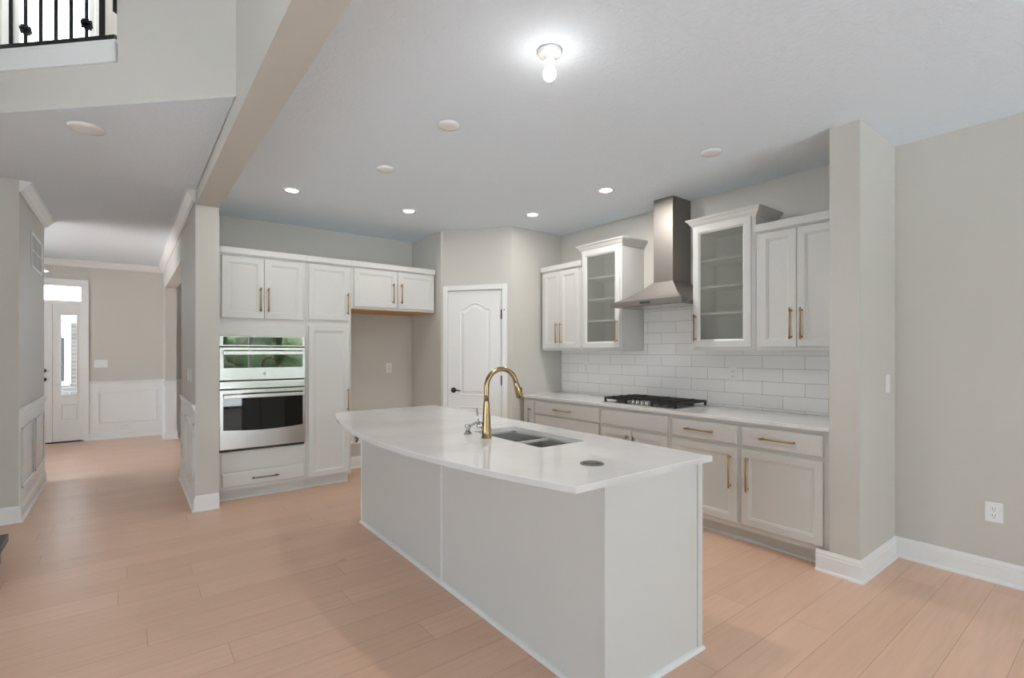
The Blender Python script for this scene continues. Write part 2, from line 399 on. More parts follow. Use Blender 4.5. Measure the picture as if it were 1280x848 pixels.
# walls behind the camera with windows
struct('wall_back', boxes((-4.75, -3.9, -3.35, -3.2, 0, 5.6), (-.3, .9, -3.35, -3.2, 0, 5.6), (-3.9, -.3, -3.35, -3.2, 0, .45), (-3.9, -.3, -3.35, -3.2, 2.35, 3.0),
       (-3.9, -.3, -3.35, -3.2, 3.6, 5.6), (.9, 3.8, -3.35, -3.2, 2.17, H), (3.8, 4.2, -3.35, -3.2, 0, H)), 'wall')
struct('wall_left', boxes((-4.75, -4.6, -3.35, -.6, 0, 5.6), (-4.75, -4.6, 2.4, 5.69, 0, 5.6), (-4.75, -4.6, -.6, 2.4, 0, .35), (-4.75, -4.6, -.6, 2.4, 2.2, 5.6)), 'wall')

def window_unit(name, x0, x1, z0, z1, at, rz, cols=1, rows=1, kind=ST, fw=.05):
    "frame with muntins and panes, local x along the wall, facing -y"
    r = thing(name, 'window letting in daylight', 'window', at, rz, None, kind); del r['label']
    bm = boxes((x0, x1, -.02, .08, z0, z0+fw), (x0, x1, -.02, .08, z1-fw, z1), (x0, x0+fw, -.02, .08, z0+fw, z1-fw), (x1-fw, x1, -.02, .08, z0+fw, z1-fw))
    for i in range(1, cols):
        x = x0+(x1-x0)*i/cols; box(bm, x-fw*.6, x+fw*.6, -.01, .07, z0+fw, z1-fw)
    for i in range(1, rows):
        z = z0+(z1-z0)*i/rows; box(bm, x0+fw, x1-fw, 0, .06, z-fw*.4, z+fw*.4)
    obj('window_frame', bm, 'trim', r)
    obj('pane', boxes((x0+fw*.5, x1-fw*.5, .028, .034, z0+fw*.5, z1-fw*.5)), 'pane', r)
    return r
window_unit('window_1', -.29, .29, 3.5, 5.25, (-.53, 6.24, 0), 0)['label'] = 'bright upper window behind the loft railing'
window_unit('window_2', -1.8, 1.8, .45, 2.35, (-2.1, -3.24, 0), math.pi, 3)
window_unit('window_3', -1.8, 1.8, 3.0, 3.6, (-2.1, -3.24, 0), math.pi, 3)
window_unit('window_4', -1.45, 1.45, 0, 2.17, (2.35, -3.24, 0), math.pi, 2)
window_unit('fill_window_left', -1.5, 1.5, .35, 2.2, (-4.64, .9, 0), R(90), 2)  # unseen window, added to light the right wall from the left
window_unit('fill_window_dining', -1.3, 1.3, .95, 2.5, (2.4, FW+.04, 0), 0, 3)  # unseen dining window, added and widened to brighten the hall
window_unit('window_6', -1.3, 1.3, .1, 2.6, (-3.04, 7.3, 0), R(90), 2)
w1 = bpy.data.objects['window_1']
bm = new(); rect_loft(bm, -.345, .345, 3.42, 5.33, [(0, -.04), (0, -.062), (.008, -.068), (.058, -.068), (.07, -.055), (.07, -.04)])
bm.faces.ensure_lookup_table(); bmesh.ops.delete(bm, geom=[bm.faces[0], bm.faces[-1]], context='FACES_ONLY')
obj('casing', bm, 'trim', w1)

# baseboards, chair rails, wainscot and crown
BB = [(0, 0), (.026, 0), (.026, .008), (.022, .016), (.014, .020), (.014, .095), (.011, .101), (.011, .112), (.006, .124), (.004, .132), (0, .132)]
def base(name, path, left, label=None, cat='baseboard'):
    bm = new(); sweep(bm, path, BB, left); struct(name, bm, 'trim', label, cat if label else None)
base('baseboard_right', [(3.42, 1.30), (3.42, 1.065), (XW, 1.065), (XW, -3.2)], False, 'white baseboard along the stub wall and right wall')
bpy.data.objects['baseboard_right']
base('baseboard_column', [(HR, 6.40), (HR, 5.0), (.63, 5.0)], False, 'white baseboard around the column beside the ovens')
base('baseboard_niche', [(1.86, 5.74), (2.84, 5.74), (2.84, 5.015), ps(.025)], False, 'white baseboard inside the empty fridge niche')
base('baseboard_pantry', [ps(.803), (3.339, 4.312), (3.44, 4.308)], False)
base('baseboard_left', [(-4.6, 5.55), (HL, 5.55), (HL, 7.06), (HL-.14, 7.06)], False, 'white baseboard wrapping the wall end at far left')
base('baseboard_front', [(-.474, FW), (HR, FW), (HR, 9.34), (.60, 9.34), (.60, FW)], False, 'white baseboard below the wainscot beside the front door')
CR = [(0, H-.095), (.010, H-.095), (.014, H-.084), (.024, H-.078), (.040, H-.052), (.058, H-.030), (.064, H-.018), (.074, H-.014), (.074, H-.0005), (0, H-.0005)]
def trim(name, bm, label): struct(name, bm, 'trim', label, 'moulding')
bm = new(); sweep(bm, [(HR, 5.0), (HR, FW), (-2.99, FW)], CR, True)
trim('trim_1', bm, 'white crown moulding along the hall right and front wall')
bm = new(); sweep(bm, [(HL, 5.555), (HL, 7.06), (HL-.14, 7.06)], CR, False)
trim('trim_2', bm, 'white crown moulding above the air vent at far left')
RAIL = [(0, .855), (.012, .855), (.016, .868), (.014, .880), (.024, .888), (.026, .902), (.010, .906), (0, .906)]
def wains(name, path, left, label, panels):
    bm = new(); sweep(bm, path, RAIL, left)
    P = [Vector(p) for p in path]
    sweep(bm, path, [(0, .12), (.004, .12), (.004, .858), (0, .858)], left)
    for (i, a, b) in panels:
        p0, p1 = P[i], P[i+1]; dd = (p1-p0).normalized(); nr = Vector((-dd.y, dd.x))*(1 if left else -1)
        z0, z1, t = .25, .745, .022
        for (s0, s1, za, zb) in ((a, b, z0, z0+t), (a, b, z1-t, z1), (a, a+t, z0, z1), (b-t, b, z0, z1)):
            q = [p0+dd*s0+nr*.003, p0+dd*s1+nr*.003, p0+dd*s1+nr*.016, p0+dd*s0+nr*.016]
            t2 = bmesh.new(); vb = [t2.verts.new((x.x, x.y, za)) for x in q]; vt = [t2.verts.new((x.x, x.y, zb)) for x in q]
            t2.faces.new(vb[::-1]); t2.faces.new(vt)
            for k in range(4): t2.faces.new((vb[k], vb[(k+1) % 4], vt[(k+1) % 4], vt[k]))
            bmesh.ops.bevel(t2, geom=t2.edges[:], offset=.004, segments=1, affect='EDGES')
            merge(bm, t2)
    struct(name, bm, 'trim', label, 'wainscot')
wains('trim_3', [(HR, 6.40), (HR, 5.005)], False, 'white wainscot on the hall wall below the two switches', [(0, .12, .60), (0, .72, 1.33)])
wains('trim_4', [(HL, 5.555), (HL, 7.06)], False, 'white wainscot on the hall wall at far left', [(0, .09, .70), (0, .82, 1.42)])
wains('trim_5', [(-.472, FW), (HR, FW), (HR, 9.34), (.60, 9.34)], False, 'white wainscot right of the front door and around the end post', [(0, .10, .845)])
struct('trim_6', boxes((.62, 4.0, FW-.02, FW, .855, .906), (.62, 4.0, FW-.006, FW, .0, .858)), 'trim', 'white wainscot in the dining room seen through the opening', 'wainscot')
# tile
struct('trim_7', boxes((XW-.008, XW, 1.228, 4.290, .894, 1.371), (XW-.008, XW, 2.353, 3.107, 1.371, 1.80)), 'tile', 'white subway tile backsplash between counter and wall cabinets', 'backsplash')

# ------------------------------------------------------------------ front door with sidelight and transom (fills x -1.98..-.53)
r = thing('door_1', 'white front door with glazed sidelight and transom at the hall end', 'door', (0, FW, 0), 0, None, ST)
bm = boxes((-2.04, -1.98, -.018, .0, 0, 2.444), (-.53, -.474, -.018, .0, 0, 2.444), (-1.98, -.53, -.018, 0, 2.375, 2.444), bev=.004)
obj('casing', bm, 'trim', r)
bm = boxes((-1.98, -1.94, 0, .13, 0, 2.38), (-.565, -.53, 0, .13, 0, 2.38), (-1.94, -.565, 0, .13, 2.345, 2.38), (-1.94, -.565, 0.01, .12, 2.07, 2.125), (-.925, -.885, 0.01, .12, .02, 2.07), bev=.003)
obj('door_frame', bm, 'trim', r)
bm = new(); tr0 = boxes((-1.94, -.565, .055, .06, 2.125, 2.345)); merge(bm, tr0)
obj('pane', bm, 'pane', r, label='clear transom glass above the door')
bm = boxes((-1.938, -.927, .03, .075, .015, 2.068))
rect_loft(bm, -1.80, -1.06, .95, 1.9, [(0, .03), (0, .024), (.02, .022), (.035, .03), (.05, .032)], False)
rect_loft(bm, -1.80, -1.06, .2, .75, [(0, .03), (0, .024), (.02, .022), (.035, .03), (.05, .032)], False)
leaf = obj('door_leaf', bm, 'trim', r)
def knob(z, rr):
    bm = new(); lathe(bm, [(rr*1.1, 0), (rr*1.1, -.008), (rr*.5, -.012), (rr*.5, -.03), (rr, -.036), (rr, -.055), (rr*.6, -.062)], (-.975, .03, z), 20, 'y')
    return bm
obj('knob', knob(.95, .026), 'black', leaf); obj('deadbolt', knob(1.08, .024), 'black', leaf)
obj('latch', boxes((-.928, -.922, .018, .034, .93, .975)), 'black', r, label='black strike plate'); obj('latch', boxes((-.928, -.922, .018, .034, 1.06, 1.10)), 'black', r, label='black strike plate')
# sidelight: stiles round a tall pane, raised panel below
bm = boxes((-.883, -.79, .02, .07, .02, 2.068), (-.612, -.567, .02, .07, .02, 2.068), (-.79, -.612, .02, .07, 1.91, 2.068), (-.79, -.612, .02, .07, .02, .705))
rect_loft(bm, -.80, -.61, .33, .58, [(0, .02), (0, .012), (.014, .010), (.022, .017), (.04, .017)], False)
sl = obj('sidelight', bm, 'trim', r)
bm = new(); rect_loft(bm, -.806, -.596, .69, 1.925, [(0, .02), (0, .012), (.012, .008), (.018, .014), (.018, .03)]); bm.faces.ensure_lookup_table()
bmesh.ops.delete(bm, geom=[bm.faces[0], bm.faces[-1]], context='FACES_ONLY')
obj('glass_bead', bm, 'trim', sl)
obj('pane', boxes((-.79, -.612, .04, .046, .705, 1.91)), 'pane', sl)
obj('threshold', boxes((-1.98, -.53, .0, .16, 0.001, .018)), 'black', r)

# ------------------------------------------------------------------ pantry door on its angled wall
ang = math.atan2(d.y, d.x)
r = thing('door_2', 'white arched two panel pantry door with black lever', 'door', (A.x, A.y, 0), ang, None, ST)
CAS = .06
bm = boxes((.03, .085, -.018, -.001, 0, 2.112), (.742, .800, -.018, -.001, 0, 2.112), (.085, .742, -.018, -.001, 2.056, 2.112), bev=.004)
obj('casing', bm, 'trim', r)
bm = boxes((.056, .083, -.004, .105, 0, 2.074), (.741, .754, -.004, .105, 0, 2.074), (.083, .741, -.004, .105, 2.058, 2.074))
obj('door_frame', bm, 'trim', r)
bm = boxes((.086, .7335, .004, .04, .01, 2.052), bev=.002)
def arched(bm, x0, x1, z0, z1, rise):
    def outline(i):
        a, b, c, e = x0+i, x1-i, z0+i, z1-i; pts = [(a, c), (b, c), (b, e)]; n = 24
        for k in range(1, n):
            t = k/n; x = b+(a-b)*t
            pts.append((x, e+rise*(math.sin(math.pi*min(1, max(0, (t-.1)/.8)))**1.15)))
        pts.append((a, e)); return pts
    prev = None
    for ins, y in ((0, .0045), (.004, -.003), (.011, -.003), (.019, .0035), (.032, .0035), (.055, -.002)):
        ring = [bm.verts.new((x, y, z)) for x, z in outline(ins)]
        if prev:
            for k in range(len(ring)): bm.faces.new((prev[k], prev[(k+1) % len(ring)], ring[(k+1) % len(ring)], ring[k]))
        prev = ring
    bm.faces.new(prev)
# the leaf is built as a ring of stiles so the recessed panels are real
leaf = obj('door_leaf', bm, 'trim', r)
bm = new(); arched(bm, .225, .605, .865, 1.85, .065); arched(bm, .225, .605, .20, .742, 0)
obj('raised_panel', bm, 'trim', leaf)
bm = new(); lathe(bm, [(.031, .004), (.031, -.004), (.027, -.009), (.011, -.011), (.011, -.045)], (.155, 0, .924), 24, 'y')
tube(bm, [(.155, -.045, .924), (.175, -.050, .925), (.215, -.050, .927), (.262, -.044, .921)], [.011, .0095, .008, .006], 10)
obj('lever_handle', bm, 'black', leaf)
for z in (1.777, 1.043, .25):
    bm = boxes((.722, .7415, -.003, .0035, z-.05, z+.05), (.733, .7415, -.004, .0, z-.05, z+.05)); tube(bm, [(.7365, -.009, z-.054), (.7365, -.009, z+.054)], .0065, 8)
    if z > 1.5: tube(bm, [(.741, -.008, z+.045), (.772, -.022, z+.045)], .003, 6); lathe(bm, [(.006, 0), (.006, -.01)], (.772, -.018, z+.045), 10, 'y')
    obj('hinge', bm, 'black', leaf)

# ------------------------------------------------------------------ cabinet kit (local x to the right, front towards -y)
DOOR = [(0, 0), (0, -.0165), (.003, -.02), (.050, -.02), (.0535, -.0165), (.060, -.0165), (.066, -.0115), (.072, -.0115)]
SLAB = [(0, 0), (0, -.015), (.003, -.018), (.008, -.02), (.012, -.02)]
def pull(p0, p1, m, parent, y=-.02, rr=.0062):
    "bar pull between two points (x, z) on the front plane y"
    (xa, za), (xb, zb) = p0, p1
    bm = new(); yo = y-.032
    tube(bm, [(xa, yo, za), (xb, yo, zb)], rr, 12)
    L = math.hypot(xb-xa, zb-za); ux, uz = (xb-xa)/L, (zb-za)/L
    for s in (.018, L-.018):
        x, z = xa+ux*s, za+uz*s
        lathe(bm, [(.008, y), (.008, y-.003), (.0052, y-.005), (.0052, yo+.004)], (x, 0, z), 10, 'y')
        tube(bm, [(x-ux*.006, yo, z-uz*.006), (x+ux*.006, yo, z+uz*.006)], rr*1.3, 12)
    return obj('handle', bm, m, parent)
def door(parent, x0, x1, z0, z1, h=None, m='brass', loops=DOOR):
    bm = new(); rect_loft(bm, x0, x1, z0, z1, loops)
    o = obj('door', bm, 'cab', parent)
    if h: pull(*h, m, o)
    return o
def drawer(parent, x0, x1, z0, z1, h=None, m='brass', name='drawer'):
    bm = new(); rect_loft(bm, x0, x1, z0, z1, SLAB)
    o = obj(name, bm, 'cab', parent)
    if h: pull(*h, m, o)
    return o
def toe(parent, x0, x1, depth):
    bm = boxes((x0, x1, .07, depth, 0, .099)); sweep(bm, [(x0, .07), (x1, .07)], [(0, 0), (.014, 0), (.014, .006), (.010, .014), (0, .020)], False)
    obj('toe_kick', bm, 'cab', parent)
GB = 'base cabinets under the cooktop counter'
Y0 = 4.262
def base_unit(ya, yb, label):
    r = thing('base_cabinet', label, 'cabinet', (3.46, Y0, 0), R(-90), None)
    r['group'] = GB
    x0, x1 = Y0-ya+.0006, Y0-yb-.0006
    obj('body', boxes((x0, x1, 0, .598, .1, .868), bev=.001), 'cab', r); toe(r, x0, x1, .598)
    return r
fx = lambda y: Y0-y
r = base_unit(4.262, 4.06, 'narrow white pull-out base cabinet in the corner beside the pantry')
door(r, fx(4.205), fx(4.075), .14, .84, ((fx(4.125), .52), (fx(4.125), .76)), 'pewter')
r = base_unit(4.06, 3.133, 'wide white drawer base cabinet left of the cooktop')
for z0, z1 in ((.703, .84), (.43, .69), (.14, .417)):
    zc = (z0+z1)/2
    drawer(r, fx(4.046), fx(3.15), z0, z1, ((fx(3.735), zc), (fx(3.495), zc)))
r = base_unit(3.133, 2.384, 'white base cabinet with false front directly below the cooktop')
drawer(r, fx(3.115), fx(2.408), .703, .84, name='false_front')
door(r, fx(3.115), fx(2.765), .14, .675, ((fx(2.80), .40), (fx(2.80), .64)), 'pewter')
door(r, fx(2.758), fx(2.408), .14, .675, ((fx(2.722), .40), (fx(2.722), .64)), 'pewter')
r = base_unit(2.384, 1.81, 'white base cabinet right of the cooktop, half hidden by the island')
drawer(r, fx(2.36), fx(1.828), .70, .837, ((fx(2.237), .77), (fx(1.995), .77)))
door(r, fx(2.36), fx(1.828), .14, .675, ((fx(1.872), .385), (fx(1.872), .625)))
r = base_unit(1.81, 1.232, 'white base cabinet at the right end against the stub wall')
drawer(r, fx(1.79), fx(1.27), .70, .837, ((fx(1.655), .77), (fx(1.423), .77)))
door(r, fx(1.79), fx(1.27), .14, .675, ((fx(1.747), .385), (fx(1.747), .625)))
# perimeter counter
bm = new(); prism(bm, [(3.418, 1.2275), (XW-.001, 1.2275), (XW-.001, 4.296), (3.418, 4.306)], .869, .893, .003)
tag(obj('countertop', bm, 'quartz'), 'white quartz countertop running under the range hood along the tile', 'countertop')

# wall cabinets
UF, UD = 3.73, .334
def upper(name, ya, yb, label, z1, group):
    r = thing(name, label, 'cabinet', (UF, Y0, 0), R(-90), group)
    return r, Y0-ya+.0006, Y0-yb-.0006
def flat_crown(r, x0, x1, rl=0, rr=0):
    obj('crown', boxes((x0-rl, x1+rr, -.028, .02, 2.256, 2.312), (x0, x1, -.012, .02, 2.246, 2.256), bev=.002), 'cab', r)
GU = 'solid door wall cabinets beside the glass ones'
for ya, yb, label, ds in ((4.262, 3.638, 'short white two door wall cabinet in the corner beside the pantry wall', ((4.228, 3.957, 'r'), (3.953, 3.67, 'l'))),
                          (1.8295, 1.232, 'short white two door wall cabinet against the right stub wall', ((1.797, 1.5385, 'r'), (1.5345, 1.262, 'l')))):
    r, x0, x1 = upper('wall_cabinet', ya, yb, label, 2.25, GU)
    obj('body', boxes((x0, x1, 0, UD, 1.372, 2.2555), bev=.001), 'cab', r); flat_crown(r, x0, x1)
    for a, b, s in ds:
        hx = fx(b)-.033 if s == 'r' else fx(a)+.033
        door(r, fx(a), fx(b), 1.40, 2.24, ((hx, 1.452), (hx, 1.675)), loops=DOOR)
GC = 'tall glass front wall cabinets either side of the hood'
CROWN = [(0, 2.385), (.006, 2.385), (.010, 2.400), (.022, 2.412), (.034, 2.434), (.046, 2.444), (.050, 2.456), (0, 2.456)]
for ya, yb, label, side in ((3.6365, 3.109, 'tall frosted glass wall cabinet left of the range hood', 'r'), (2.351, 1.831, 'tall frosted glass wall cabinet right of the range hood', 'l')):
    r, x0, x1 = upper('glass_cabinet', ya, yb, label, 2.4, GC)
    z0, z1, t = 1.372, 2.405, .018
    bm = boxes((x0, x0+t, 0, UD, z0, z1), (x1-t, x1, 0, UD, z0, z1), (x0+t, x1-t, .0, UD, z0, z0+.03), (x0+t, x1-t, 0, UD, z1-.06, z1), (x0+t, x1-t, UD-.01, UD, z0+.03, z1-.06),
               (x0+t, x0+.04, 0, .019, z0+.03, z1-.06), (x1-.04, x1-t, 0, .019, z0+.03, z1-.06))
    obj('body', bm, 'cab', r)
    bm = new(); sweep(bm, [(x0, UD-.001), (x0, 0), (x1, 0), (x1, UD-.001)], CROWN, False)
    box(bm, x0+.001, x1-.001, .002, UD-.002, 2.40, 2.43); obj('crown', bm, 'cab', r)
    for z in (2.112, 1.892, 1.674): obj('shelf', boxes((x0+t, x1-t, .03, UD-.012, z-.009, z+.009), bev=.002), 'cab', r)
    dx0, dx1, gz0, gz1 = x0+.016, x1-.016, 1.455, 2.325
    if side == 'l': dx0 = x0+.004; dx1 = x1-.03
    bm = new(); rect_loft(bm, dx0, dx1, 1.40, 2.392, [(0, 0), (0, -.0165), (.003, -.02), (.050, -.02), (.054, -.0165), (.064, -.011), (.064, 0)])
    bm.faces.ensure_lookup_table(); bmesh.ops.delete(bm, geom=[bm.faces[0], bm.faces[-1]], context='FACES_ONLY')
    vs = [v for v in bm.verts if abs(v.co.y) < 1e-6]
    # close the back of the frame between its outer and inner edge
    out = sorted(vs, key=lambda v: -abs(v.co.x-(dx0+dx1)/2)-abs(v.co.z-1.896))[:4]; inn = [v for v in vs if v not in out]
    key = lambda v: math.atan2(v.co.z-1.896, v.co.x-(dx0+dx1)/2)
    out.sort(key=key); inn.sort(key=key)
    for k in range(4): bm.faces.new((out[k], out[(k+1) % 4], inn[(k+1) % 4], inn[k]))
    fr = obj('door', bm, 'cab', r)
    obj('glass_pane', boxes((dx0+.06, dx1-.06, -.008, -.004, 1.46, 2.332)), 'frosted', fr, label='frosted glass pane')
    hx = dx1-.028 if side == 'r' else dx0+.028
    pull((hx, 1.452), (hx, 1.672), 'brass', fr)

# ------------------------------------------------------------------ oven wall: towers and fridge cabinet (front plane y = 5.13)
OX, OY, OD = .632, 5.13, .608
ox = lambda x: x-OX
def tower(name, label): return thing(name, label, 'cabinet', (OX, OY, 0))
r = tower('oven_cabinet', 'tall white oven tower cabinet next to the column')
a, b = 0, ox(1.392)
bm = boxes((a, b, 0, OD, .1, .452), (a, b, 0, OD, 1.512, 2.2555), (a, a+.014, 0, OD, .452, 1.512), (b-.017, b, 0, OD, .452, 1.512), (a+.014, b-.017, OD-.012, OD, .452, 1.512))
obj('body', bm, 'cab', r); toe(r, a, b, OD); flat_crown(r, a, b)
door(r, ox(.664), ox(1.0095), 1.672, 2.232, ((ox(.978), 1.735), (ox(.978), 1.96)))
door(r, ox(1.0135), ox(1.363), 1.672, 2.232, ((ox(1.046), 1.735), (ox(1.046), 1.96)))
drawer(r, ox(.667), ox(1.367), .134, .262, ((ox(.904), .197), (ox(1.134), .197)), 'pewter')
bm = boxes((ox(.660), ox(1.372), -.008, 0, .275, .440), bev=.003); obj('filler_panel', bm, 'cab', r)
r = tower('pantry_cabinet', 'tall narrow white pantry cabinet between ovens and fridge niche')
a, b = ox(1.3935), ox(1.84)
obj('body', boxes((a, b, 0, OD, .1, 2.2555), bev=.001), 'cab', r); toe(r, a, b-.012, OD); flat_crown(r, a, b)
door(r, ox(1.413), ox(1.815), 1.684, 2.236, ((ox(1.797), 1.745), (ox(1.797), 1.965)))
door(r, ox(1.413), ox(1.815), .118, 1.622, ((ox(1.797), .752), (ox(1.797), .985)))
r = tower('fridge_cabinet', 'short white two door cabinet over the empty fridge niche')
a, b = ox(1.8415), ox(2.822)
obj('body', boxes((a, b, 0, OD, 1.816, 2.2555), bev=.001), 'cab', r); flat_crown(r, a, b)
obj('bottom_panel', boxes((a+.004, b-.004, .02, OD, 1.808, 1.816)), 'wood', r, label='bare wood underside')
door(r, ox(1.868), ox(2.352), 1.838, 2.24, ((ox(2.300), 1.89), (ox(2.300), 2.11)))
door(r, ox(2.357), ox(2.806), 1.838, 2.24, ((ox(2.397), 1.89), (ox(2.397), 2.11)))

# ------------------------------------------------------------------ combination wall oven
r = thing('wall_oven', 'stainless double wall oven with microwave on top', 'oven', (OX, OY, 0))
a, b = ox(.644), ox(1.378)
obj('body', boxes((ox(.652), ox(1.370), .001, .55, .458, 1.505)), 'slot', r)
bm = boxes((a, b, -.022, 0, 1.413, 1.509), bev=.003); cp = obj('control_panel', bm, 'steel', r)
obj('display', boxes((a+.03, b-.028, -.0245, -.021, 1.424, 1.500), bev=.001), 'glass_mirror', cp, label='dark reflective control glass')
obj('vent', boxes((a+.004, b-.004, -.004, 0, 1.402, 1.413)), 'slot', r)
bm = boxes((a, b, -.030, -.001, 1.104, 1.402), bev=.004); md = obj('microwave_door', bm, 'steel', r)
obj('window', boxes((a+.032, b-.026, -.033, -.029, 1.215, 1.380), bev=.0015), 'glass_mirror', md, label='dark reflective microwave window')
def oven_handle(z, x0, x1, par):
    bm = boxes((x0, x1, -.078, -.060, z-.016, z+.016), bev=.005)
    for x in (x0+.05, x1-.05): box(bm, x-.014, x+.014, -.062, -.030, z-.012, z+.012, bev=.003)
    obj('handle', bm, 'steel', par)
oven_handle(1.352, a+.030, b-.024, md)
bm = new(); lathe(bm, [(.013, -.029), (.013, -.0315), (.011, -.0325), (.011, -.0318), (.004, -.0318)], ((a+b)/2, 0, 1.158), 24, 'y'); obj('badge', bm, 'chrome', md)
bm = boxes((a+.002, b-.002, -.022, 0, 1.026, 1.092), bev=.003); obj('trim_panel', bm, 'steel', r)
for z in (1.0965, 1.021): obj('vent', boxes((a+.008, b-.008, -.016, 0, z-.004, z+.004)), 'slot', r)
bm = boxes((a, b, -.030, -.001, .478, 1.016), bev=.004); od = obj('oven_door', bm, 'steel', r)
# window with a gently bowed lower edge
bm = new(); n = 14; top, bot = [], []
for k in range(n+1):
    t = k/n; x = a+.030+(b-a-.056)*t; zb = .655-.018*math.sin(math.pi*t)
    top.append((x, .985)); bot.append((x, zb))
poly = bot+top[::-1]
f = [bm.verts.new((x, -.033, z)) for x, z in poly]; g = [bm.verts.new((x, -.029, z)) for x, z in poly]
bm.faces.new(f)
for k in range(len(f)): bm.faces.new((f[k], f[(k+1) % len(f)], g[(k+1) % len(f)], g[k]))
obj('window', bm, 'glass_black', od, label='black glass oven window')
oven_handle(.958, a+.030, b-.024, od)
obj('vent', boxes((a+.006, b-.006, -.014, 0, .460, .477)), 'slot', r)

# ------------------------------------------------------------------ range hood
r = thing('range_hood', 'stainless steel chimney range hood over the cooktop', 'range hood', (3.57, 3.1065, 0), R(-90))
bm = new(); W, DP = .751, XW-3.57-.009; z0, z1, zt = 1.772, 1.818, 1.99
cx0, cx1, cy0 = .312, .519, .215
rows = [((0, 0), (W, 0), (W, DP), (0, DP), z0), ((0, 0), (W, 0), (W, DP), (0, DP), z1)]
for k in range(1, 11):
    t = k/10; e = 1-(1-t)**1.0; zz = z1+(zt-z1)*(t**1.45)
    rows.append(((cx0*e, cy0*e), (W+(cx1-W)*e, cy0*e), (W+(cx1-W)*e, DP), (cx0*e, DP), zz))
vr = [[bm.verts.new((*q, row[4])) for q in row[:4]] for row in rows]
for i in range(len(vr)-1):
    for k in range(4):
        f = bm.faces.new((vr[i][k], vr[i][(k+1) % 4], vr[i+1][(k+1) % 4], vr[i+1][k])); f.smooth = False
bm.faces.new(vr[0][::-1]); bm.faces.new(vr[-1])
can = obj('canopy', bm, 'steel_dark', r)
obj('filter', boxes((.04, W-.04, .05, DP-.04, z0-.004, z0-.0005)), 'steel', can)
obj('control_strip', boxes((.33, .44, -.003, .001, 1.785, 1.803), bev=.001), 'slot', can)
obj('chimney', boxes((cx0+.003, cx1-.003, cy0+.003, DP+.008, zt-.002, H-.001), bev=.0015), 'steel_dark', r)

# ------------------------------------------------------------------ gas cooktop
CY0, CY1, CX0, CX1, CZ = 2.365, 3.15, 3.485, 3.985, .8935
r = thing('cooktop', 'stainless gas cooktop with black cast iron grates', 'cooktop', (0, 0, 0))
obj('plate', boxes((CX0, CX1, CY0, CY1, CZ, CZ+.008), bev=.003), 'steel', r)
for (bx, by, br_) in ((3.62, 3.03, .040), (3.86, 3.03, .034), (3.80, 2.755, .048), (3.62, 2.48, .034), (3.86, 2.48, .040)):
    bm = new(); lathe(bm, [(br_*1.25, CZ+.008), (br_*1.25, CZ+.012), (br_, CZ+.016), (br_, CZ+.024), (br_*.85, CZ+.028), (.004, CZ+.029)], (bx, by, 0), 20); obj('burner', bm, 'iron', r)
def grate(x0, x1, y0, y1):
    bm = new(); zt, zb, t = .944, .926, .011
    for (p, q, a, b) in ((x0, x1, y0, y0+t), (x0, x1, y1-t, y1), (x0, x0+t, y0, y1), (x1-t, x1, y0, y1)): box(bm, p, q, a, b, zb, zt, bev=.003)
    xm, ym = (x0+x1)/2, (y0+y1)/2
    box(bm, x0, x1, ym-t/2, ym+t/2, zb, zt+.004, bev=.003); box(bm, xm-t/2, xm+t/2, y0, y1, zb, zt+.004, bev=.003)
    for k in (.25, .75):
        xq = x0+(x1-x0)*k; box(bm, xq-t/2, xq+t/2, y0, y1, zb, zt+.004, bev=.003)
    for px in (x0, x1-t*1.6):
        for py in (y0, y1-t*1.6): box(bm, px, px+t*1.6, py, py+t*1.6, CZ+.008, zb+.004, bev=.003)
    obj('grate', bm, 'iron', r)
grate(3.515, 3.97, 2.885, 3.14); grate(3.655, 3.97, 2.63, 2.88); grate(3.515, 3.97, 2.375, 2.625)
for k in range(5):
    y = 2.855-k*.05
    bm = new(); lathe(bm, [(.020, CZ+.008), (.020, CZ+.012), (.016, CZ+.014), (.015, CZ+.034), (.012, CZ+.037)], (3.575, y, 0), 18)
    box(bm, 3.560, 3.590, y-.003, y+.003, CZ+.034, CZ+.042, bev=.001); obj('knob', bm, 'chrome', r)

# ------------------------------------------------------------------ island (turned a touch, like the photo)
IR = R(-0.75); IP = (1.450, 1.287)
r = thing('kitchen_island', 'white panelled kitchen island cabinet in the foreground', 'island', (*IP, 0), IR)
IW, IL = .635, 2.585
WT = .02
bm = boxes((0, WT, 0, IL, 0, .8695), (IW-WT, IW, 0, IL, .0, .8695), (WT, IW-WT, 0, WT, 0, .8695), (WT, IW-WT, IL-WT, IL, 0, .8695), (WT, IW-WT, WT, IL-WT, .08, .10))
obj('body', bm, 'cab', r)
bm = boxes((-.006, 0, .0, IL, 0, .8690)); obj('back_panel', bm, 'cab', r)
# battens: near corner, seam, far corner
for y0, y1, m in ((-.006, .016, 'cab'), (1.268, 1.282, 'trim'), (IL-.008, IL+.006, 'trim')):
    obj('batten', boxes((-.014, -.006, y0, y1, .012, .8685), bev=.002), m, r)
for x0, x1 in ((-.014, .0), (IW-.030, IW+.004)): obj('corner_trim', boxes((x0, x1, -.008, 0, .012, .8685), bev=.002), 'cab', r)
bm = new(); sweep(bm, [(IW, IL), (-.006, IL), (-.006, 0), (IW, 0), (IW, .30)], [(0, 0), (.016, 0), (.015, .008), (.011, .015), (.003, .020), (0, .020)], False)
obj('shoe_moulding', bm, 'trim', r)
for k in range(3):
    y1 = IL-.02-k*.86; bm = new()
    t = bmesh.new(); rect_loft(t, 0, .84, .12, .85, DOOR)
    merge(bm, t, Matrix.Translation((IW, y1-.84, 0)) @ Matrix.Rotation(R(90), 4, 'Z')); obj('door', bm, 'cab', r)
